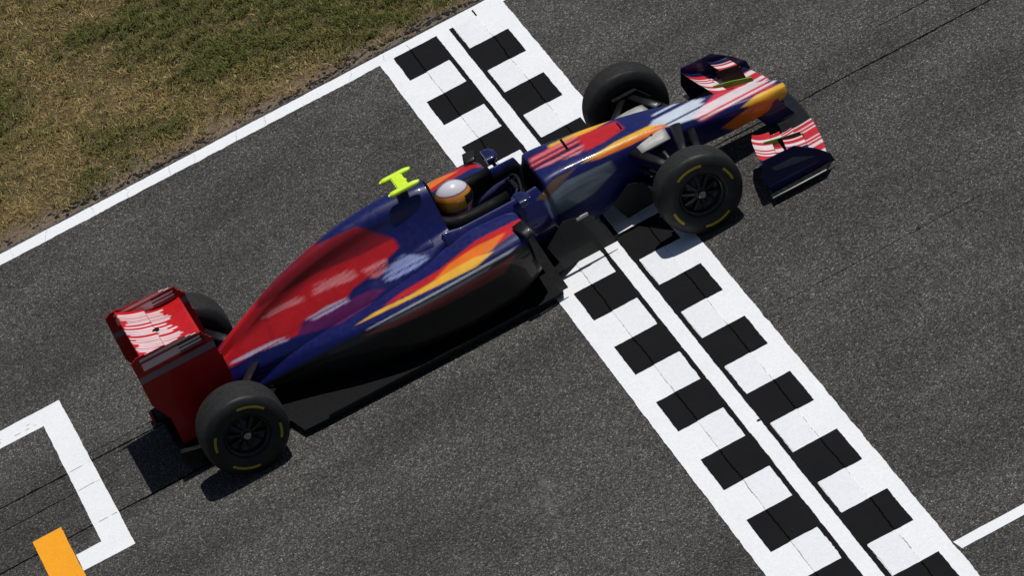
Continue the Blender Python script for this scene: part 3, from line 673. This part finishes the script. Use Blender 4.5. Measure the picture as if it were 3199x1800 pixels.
for s_ in (-1, 1):
    for q, (xl, xt, zl, zt, yin) in enumerate(((1.95, 1.80, .125, .165, .27), (1.85, 1.72, .165, .225, .30), (1.77, 1.62, .225, .315, .34))):
        st = [(s_*yin, xl+.05, xt+.07, zl-.01, zt-.05), (s_*.5, xl+.01, xt+.02, zl, zt-.005), (s_*.815, xl-.05, xt-.04, zl, zt)]
        wing('flap', st, 'livery', fw, fwtint(11+q*5), 70, .18, .08)
    ep = plate('endplate', [(2.10, .05), (1.58, .05), (1.55, .20), (1.60, .335), (1.86, .325), (2.0, .22), (2.09, .12)], s_*.822-.005, s_*.822+.005, 'bluepaint', fw)
    V = [(2.08-X0, s_*.82, .05), (1.56-X0, s_*.82, .05), (1.55-X0, s_*.90, .05), (2.0-X0, s_*.90, .05)]; V += [(a_, b_, c_+.012) for a_, b_, c_ in V]
    pyd('footplate', V, [(0, 1, 2, 3), (7, 6, 5, 4), (0, 4, 5, 1), (1, 5, 6, 2), (2, 6, 7, 3), (3, 7, 4, 0)], 'carbon', ep)
    plate('endplate_panel', [(1.98, .165), (1.66, .215), (1.64, .255), (1.82, .25)], s_*.8275, s_*.8305, 'slate', ep)
    tube('footplate_edge', [(2.0, s_*.90, .062), (1.78, s_*.902, .062), (1.55, s_*.90, .062)], .006, 'grey', ep, seg=8)
    # cascade winglet with its own little endplate
    wing('cascade', [(s_*.60, 1.99, 1.84, .235, .275), (s_*.805, 1.96, 1.80, .235, .285)], 'livery', fw, fwtint(41), 24, .15, .08)
    plate('cascade_plate', [(2.0, .12), (1.83, .14), (1.80, .30), (1.98, .265)], s_*.60-.003, s_*.60+.003, 'carbon', fw)
    plate('adjuster_strip', [(2.02, .14), (1.72, .215), (1.72, .265), (1.86, .23), (2.02, .175)], s_*.50-.005, s_*.50+.005, 'green', fw)
    plate('nose_pillar', [(2.10, .11), (1.88, .11), (1.80, .28), (2.02, .28)], s_*.10-.008, s_*.10+.008, 'bluepaint', fw)
# rear wing
WS = [(-.375, .30), (-.33, .21), (-.19, .11), (-.09, .03), (.05, .13), (.19, .25), (.29, .345)]
def rwtint(seed):
    def f_(V):
        x, y = V[:, 0], V[:, 1]; c = np.tile(np.array([.50, .008, .010]), (len(V), 1))
        k = np.floor((y+.375)/.026); u_ = (y+.375)/.026-k
        hh = hashv(k+seed); on = (u_ > .14+.2*hh) & (hh > .16) & (np.abs(y) < .325)
        on &= (x > -2.99+.07*hashv(k+seed+3)) & (x < -2.60-.10*hashv(k+seed+7))
        return np.where(on[:, None], np.array([.72, .60, .61]), c)
    return f_
rw = bpy.data.objects.new('rear_wing', None); C.objects.link(rw); rw.parent = car; rw.location.x = .08
wing('main_plane', [(-.370, -2.50, -2.80, .905, .94), (.370, -2.50, -2.80, .905, .94)], 'livery', rw, rwtint(3), 130, .20, .10)
wing('flap', [(-.370, -2.775, -2.98, .955, 1.045), (.370, -2.775, -2.98, .955, 1.045)], 'livery', rw, rwtint(3), 130, .14, .08)
EPO = [(-2.47, .30), (-2.43, .60), (-2.45, .92), (-2.50, 1.0), (-2.62, 1.03), (-3.02, 1.055), (-3.06, 1.03), (-3.06, .62), (-2.98, .45), (-2.98, .22), (-2.72, .20)]
def rep(s_):
    # each endplate: gridded sheet so that its livery bands can be painted in
    xs = np.linspace(-3.06, -2.43, 64); zs = np.linspace(.20, 1.06, 86); X, Z = np.meshgrid(xs, zs); ins = inside(X.ravel(), Z.ravel(), EPO).reshape(X.shape)
    V, F, idx = [], [], {}
    def vid(i, j, y):
        if (i, j, y) not in idx: idx[(i, j, y)] = len(V); V.append((X[j, i], y, Z[j, i]))
        return idx[(i, j, y)]
    ya, yb = s_*.371, s_*.381; c_ = ins[:-1, :-1] & ins[1:, 1:] & ins[1:, :-1] & ins[:-1, 1:]
    for j in range(85):
        for i in range(63):
            if not c_[j, i]: continue
            for y in (ya, yb): F.append((vid(i, j, y), vid(i+1, j, y), vid(i+1, j+1, y), vid(i, j+1, y)))
            for di, dj, e in ((-1, 0, ((i, j), (i, j+1))), (1, 0, ((i+1, j), (i+1, j+1))), (0, -1, ((i, j), (i+1, j))), (0, 1, ((i, j+1), (i+1, j+1)))):
                ii, jj = i+di, j+dj
                if not (0 <= ii < 63 and 0 <= jj < 85 and c_[jj, ii]):
                    F.append((vid(*e[0], ya), vid(*e[1], ya), vid(*e[1], yb), vid(*e[0], yb)))
    V = np.array(V); z = V[:, 2]; x = V[:, 0]
    t = np.tile(np.array([.30, .004, .005]), (len(V), 1))
    t[(z > .835) & (z < .885)] = (.16, .13, .15)
    k = np.floor(z/.021); st = (z > .90) & (hashv(k+2) > .5) & (x > -3.0) & (x < -2.52); t[st] = (.62, .5, .5)
    V[:, 0] -= X0
    e = pyd('endplate', V, F, 'livery', rw, False, t)
    for q in range(4): box('louvre', -2.70, -2.50, s_*.376-.011, s_*.376+.011, .90+q*.028, .906+q*.028, 'carbon', e, 0)
    return e
for s_ in (-1, 1): rep(s_)
plate('pylon', [(-2.50, .40), (-2.70, .40), (-2.78, .70), (-2.72, .89), (-2.62, .89), (-2.60, .70)], -.012, .012, 'carbon', rw)
wing('beam_wing', [(-.36, -2.66, -2.86, .46, .50), (.36, -2.66, -2.86, .46, .50)], 'carbon', rw, None, 12)
box('drs_actuator', -2.80, -2.75, -.006, .006, .945, .975, 'carbon', rw, .003)
# gearbox tail, exhaust, rain light
gbx = loft('gearbox', [(-2.3, prof(.11, .40, .12)), (-2.7, prof(.08, .38, .2)), (-3.0, prof(.045, .37, .27))], 30, 20, material='carbon')
box('rain_light', -3.02, -2.995, -.03, .03, .285, .355, 'redlamp', gbx, .004)
tube('exhaust', [(-2.35, 0, .47), (-2.6, 0, .47), (-2.78, 0, .475)], .045, 'titan', car, seg=20)
# ---------------- wheels
XF, XR, R = 1.27, -2.48, .33
def lathe(profile, seg, y_mid=0.):
    V, F = [], []; k = len(profile)
    for i in range(seg):
        a_ = 2*math.pi*i/seg; c_, s_ = math.cos(a_), math.sin(a_); V += [(r*c_, y, r*s_) for y, r in profile]
    for i in range(seg):
        for j in range(k-1):
            a_ = i*k+j; b_ = ((i+1) % seg)*k+j; F.append((a_, a_+1, b_+1, b_))
    return V, F
def smooth_profile(p, n=5):
    p = np.array(p, float); q = catmull(p[None], (len(p)-1)*n+1, False)
    # open curve: keep true ends
    g = np.vstack([2*p[0]-p[1], p, 2*p[-1]-p[-2]]); t = np.linspace(0, len(p)-1, (len(p)-1)*n+1); i = np.minimum(t.astype(int), len(p)-2); f = (t-i)[:, None]
    a_, b_, c_, d_ = g[i], g[i+1], g[i+2], g[i+3]; m1, m2 = .45*(c_-a_), .45*(d_-b_)
    return (2*f**3-3*f**2+1)*b_+(f**3-2*f**2+f)*m1+(-2*f**3+3*f**2)*c_+(f**3-f**2)*m2
def wheel_mesh_set(W):
    hw = W/2
    side = [(hw-.035, .170), (hw-.012, .185), (hw-.001, .225), (hw, .255), (hw-.008, .285), (hw-.024, .310), (hw-.046, .324)]
    half = side+[(hw*.45, R-.001), (0, R)]
    pr = smooth_profile(half+[(-y, r) for y, r in half[-2::-1]], 4)
    me = {}
    V, F = lathe(pr, 96); m = bpy.data.meshes.new('tyre'); m.from_pydata([tuple(v) for v in V], [], F); m.update()
    m.materials.append(MAT['rubber']); m.materials.append(MAT['tread'])
    k = len(pr); trd = np.abs(pr[:, 0]) < hw-.036
    for p in m.polygons:
        j = p.vertices[0] % k; p.material_index = 1 if (trd[j] and pr[j, 1] > .3) else 0; p.use_smooth = True
    me['tyre'] = m
    rp = smooth_profile([(hw-.040, .172), (hw-.030, .166), (hw-.045, .150), (hw-.075, .140), (hw-.085, .10), (hw-.07, .06), (hw-.05, .045), (hw-.045, .02)], 3)
    V, F = lathe(rp, 64); m = bpy.data.meshes.new('rim'); m.from_pydata([tuple(v) for v in V], [], F); m.update(); m.materials.append(MAT['rim'])
    for p in m.polygons: p.use_smooth = True
    me['rim'] = m
    # spokes
    for nm in ('spoke',):
        V, F = [], []
        for r_, hw_, y in ((.05, .012, hw-.045), (.145, .008, hw-.060)): V += [(r_, y, -hw_), (r_, y, hw_), (r_, y-.02, hw_), (r_, y-.02, -hw_)]
        F = [(0, 1, 5, 4), (1, 2, 6, 5), (2, 3, 7, 6), (3, 0, 4, 7), (0, 3, 2, 1), (4, 5, 6, 7)]
        m = bpy.data.meshes.new('spoke'); m.from_pydata(V, [], F); m.update(); m.materials.append(MAT['rim']); me['spoke'] = m
    V, F = lathe([(hw-.045, .001), (hw-.012, .001), (hw-.012, .022), (hw-.02, .030), (hw-.05, .032)], 12); m = bpy.data.meshes.new('wheel_nut'); m.from_pydata([tuple(v) for v in V], [], F); m.update(); m.materials.append(MAT['nut']); me['nut'] = m
    # sidewall bands: arcs lying 1.5 mm proud of the sidewall
    sp = smooth_profile(side, 6); sel = sp[(sp[:, 1] > .238) & (sp[:, 1] < .262)]; V, F = [], []; ks = len(sel)
    for nm, da in (('short', .5), ('long', .85)):
        ang = np.linspace(0, da, 18); V, F = [], []
        for q in ang: V += [(r*math.cos(q), y+.0016, r*math.sin(q)) for y, r in sel]
        for i in range(17):
            for j in range(ks-1): a_ = i*ks+j; F.append((a_, a_+1, a_+1+ks, a_+ks))
        m = bpy.data.meshes.new('sidewall_marking'); m.from_pydata([tuple(v) for v in V], [], F); m.update(); m.materials.append(MAT['yellow']); me[nm] = m
    V, F = lathe([(-hw+.02, .02), (-hw+.02, .150), (hw-.09, .150), (hw-.09, .02)], 48); m = bpy.data.meshes.new('wheel'); m.from_pydata([tuple(v) for v in V], [], F); m.update(); m.materials.append(MAT['carbon']); me['drum'] = m
    return me
sets = {'f': wheel_mesh_set(.245), 'r': wheel_mesh_set(.325)}
for fx, key, W in ((XF, 'f', .245), (XR, 'r', .325)):
    for s_ in (-1, 1):
        S = sets[key]; wh = bpy.data.objects.new('wheel', S['drum']); C.objects.link(wh); wh.parent = car
        wh.location = (fx-X0, s_*(.90-W/2), R); wh.rotation_euler = (0, 0.4*s_+fx, 0 if s_ > 0 else math.pi)
        for nm, kk in (('tyre', 'tyre'), ('rim', 'rim'), ('wheel_nut', 'nut')):
            o = bpy.data.objects.new(nm, S[kk]); C.objects.link(o); o.parent = wh
        for q in range(4):
            o = bpy.data.objects.new('sidewall_marking', S[('short', 'long')[q % 2]]); C.objects.link(o); o.parent = wh; o.rotation_euler = (0, -.3-q*math.pi/2, 0)
        for q in range(10):
            o = bpy.data.objects.new('spoke', S['spoke']); C.objects.link(o); o.parent = wh; o.rotation_euler = (0, q*math.pi/5, 0)
# suspension
for s_ in (-1, 1):
    hy = .66
    strut('upper_wishbone', (1.40, s_*.17, .545), (1.29, s_*hy, .46), .085, .018, 'carbon', chord_b=.055)
    strut('upper_wishbone', (1.02, s_*.22, .545), (1.25, s_*hy, .46), .085, .018, 'carbon', chord_b=.055)
    strut('lower_wishbone', (1.46, s_*.14, .33), (1.29, s_*hy, .20), .085, .018, 'carbon', chord_b=.055)
    strut('lower_wishbone', (.98, s_*.22, .33), (1.25, s_*hy, .20), .085, .018, 'carbon', chord_b=.055)
    strut('push_rod', (1.20, s_*.18, .57), (1.27, s_*.63, .22), .04, .02, 'carbon')
    strut('track_rod', (1.50, s_*.16, .45), (1.40, s_*hy, .36), .06, .016, 'carbon')
    strut('wishbone_fairing', (1.19, s_*.16, .563), (1.19, s_*.31, .54), .26, .02, 'grey', chord_b=.24)
    strut('wheel_tether', (1.02, s_*.2, .40), (1.22, s_*hy, .34), .03, .012, 'carbon')
    bd = plate('brake_duct', [(1.44, .20), (1.14, .18), (1.10, .34), (1.16, .50), (1.36, .50), (1.45, .38)], s_*.63-.022, s_*.63+.022, 'carbon')
    strut('upper_wishbone', (-2.15, s_*.14, .42), (-2.44, s_*.62, .46), .08, .018, 'carbon')
    strut('upper_wishbone', (-2.62, s_*.07, .42), (-2.52, s_*.62, .46), .08, .018, 'carbon')
    strut('lower_wishbone', (-2.08, s_*.16, .20), (-2.44, s_*.62, .20), .09, .02, 'carbon')
    strut('lower_wishbone', (-2.65, s_*.08, .20), (-2.52, s_*.62, .20), .09, .02, 'carbon')
    tube('driveshaft', [(-2.48, s_*.09, .31), (-2.48, s_*.6, .33)], .032, 'carbon', car, seg=14)
    strut('pull_rod', (-2.25, s_*.14, .18), (-2.44, s_*.6, .44), .04, .018, 'carbon')
    plate('brake_duct', [(-2.33, .19), (-2.62, .19), (-2.66, .34), (-2.60, .49), (-2.38, .49), (-2.31, .36)], s_*.575-.02, s_*.575+.02, 'carbon')

# ------------------------------------------------------------------ the driver
def person():
    root = (X0, YC, 0)
    vs_, es, rad = [], [], []
    def add(p, r, par=None):
        vs_.append((p[0]-X0, p[1], p[2])); rad.append(r); i = len(vs_)-1
        if par is not None: es.append((par, i))
        return i
    pel = add((-.42, 0, .26), .15); ab = add((-.44, 0, .40), .145, pel); chst = add((-.45, 0, .55), .15, ab); nk = add((-.39, 0, .665), .062, chst); hd = add((-.33, 0, .75), .085, nk); add((-.31, 0, .81), .08, hd)
    for s_ in (-1, 1):
        sh = add((-.42, s_*.15, .575), .07, chst); el = add((-.17, s_*.215, .50), .048, sh); wr = add((.06, s_*.150, .585), .032, el)
        pm = add((.115, s_*.138, .60), .03, wr)
        for q in range(4):      # fingers wrap round the rim
            dz = (.026, .009, -.008, -.024)[q]; ln = (.9, 1., .95, .75)[q]
            f1 = add((.155, s_*(.128+.012*ln), .60+dz), .0095, pm); f2 = add((.178, s_*.124, .60+dz), .009, f1); add((.172, s_*(.104-.004*ln), .60+dz), .008, f2)
        t1 = add((.125, s_*.112, .632), .010, pm); add((.150, s_*.098, .648), .009, t1)
        hp = add((-.36, s_*.095, .24), .09, pel); kn = add((.22, s_*.12, .40), .062, hp); an = add((.72, s_*.09, .30), .042, kn); add((.80, s_*.09, .37), .035, an)
    me = bpy.data.meshes.new('person'); me.from_pydata(vs_, es, []); me.update()
    o = bpy.data.objects.new('person', me); C.objects.link(o); o.location = (X0, YC, 0); me.materials.append(MAT['suit'])
    sk = o.modifiers.new('skin', 'SKIN'); sk.use_smooth_shade = True
    for i, r in enumerate(rad): me.skin_vertices[0].data[i].radius = (r, r)
    me.skin_vertices[0].data[0].use_root = True
    o.modifiers.new('sub', 'SUBSURF').levels = 1; o.modifiers['sub'].render_levels = 2
    tag(o, 'driver in navy suit and orange, white and teal helmet seated in the cockpit', 'driver')
    # helmet: egg shaped shell with a chin bar, painted in bands
    V, F = [], []; nu, nv = 56, 40
    for i in range(nv+1):
        ph = math.pi*i/nv
        for j in range(nu):
            th = 2*math.pi*j/nu
            x_ = math.sin(ph)*math.cos(th); y_ = math.sin(ph)*math.sin(th); z_ = math.cos(ph)
            ex = .142*(1+.10*max(0, x_)*max(0, -z_+.25)); V.append((x_*ex, y_*.122, z_*.138-(.018 if z_ < -.55 else 0)))
    for i in range(nv):
        for j in range(nu): F.append((i*nu+j, (i+1)*nu+j, (i+1)*nu+(j+1) % nu, i*nu+(j+1) % nu))
    V = np.array(V); t = np.tile(np.array([.62, .61, .66]), (len(V), 1)); x_, y_, z_ = V.T
    t[z_ < .075] = (.70, .25, .02); t[z_ < .02] = (.62, .30, .03); t[z_ < -.06] = (.40, .05, .02)
    t[(y_ > .012) & (z_ > .03)] = (.02, .22, .27); t[(y_ > .045) & (z_ > .0)] = (.10, .16, .07); t[(x_ < -.09) & (z_ < .07)] = (.55, .16, .02)
    t[(np.abs(z_-.072) < .008)] = (.12, .05, .12)
    # face opening is covered by the visor part
    h = pyd('helmet', V, F, 'helmet', o, True, t); h.location = (-.30-X0, 0, .775); h.rotation_euler = (0, .12, 0)
    V, F = [], []
    for i in range(9):
        z0 = -.030+.072*i/8
        for j in range(25):
            th = -1.15+2.3*j/24; s__ = math.sqrt(max(0, 1-(z0/.138)**2)); V.append((.148*s__*math.cos(th)*(1+.02), .127*s__*math.sin(th), z0))
    for i in range(8):
        for j in range(24): a_ = i*25+j; F.append((a_, a_+1, a_+26, a_+25))
    pyd('visor', V, F, 'visor', h, True)
    return o
person()
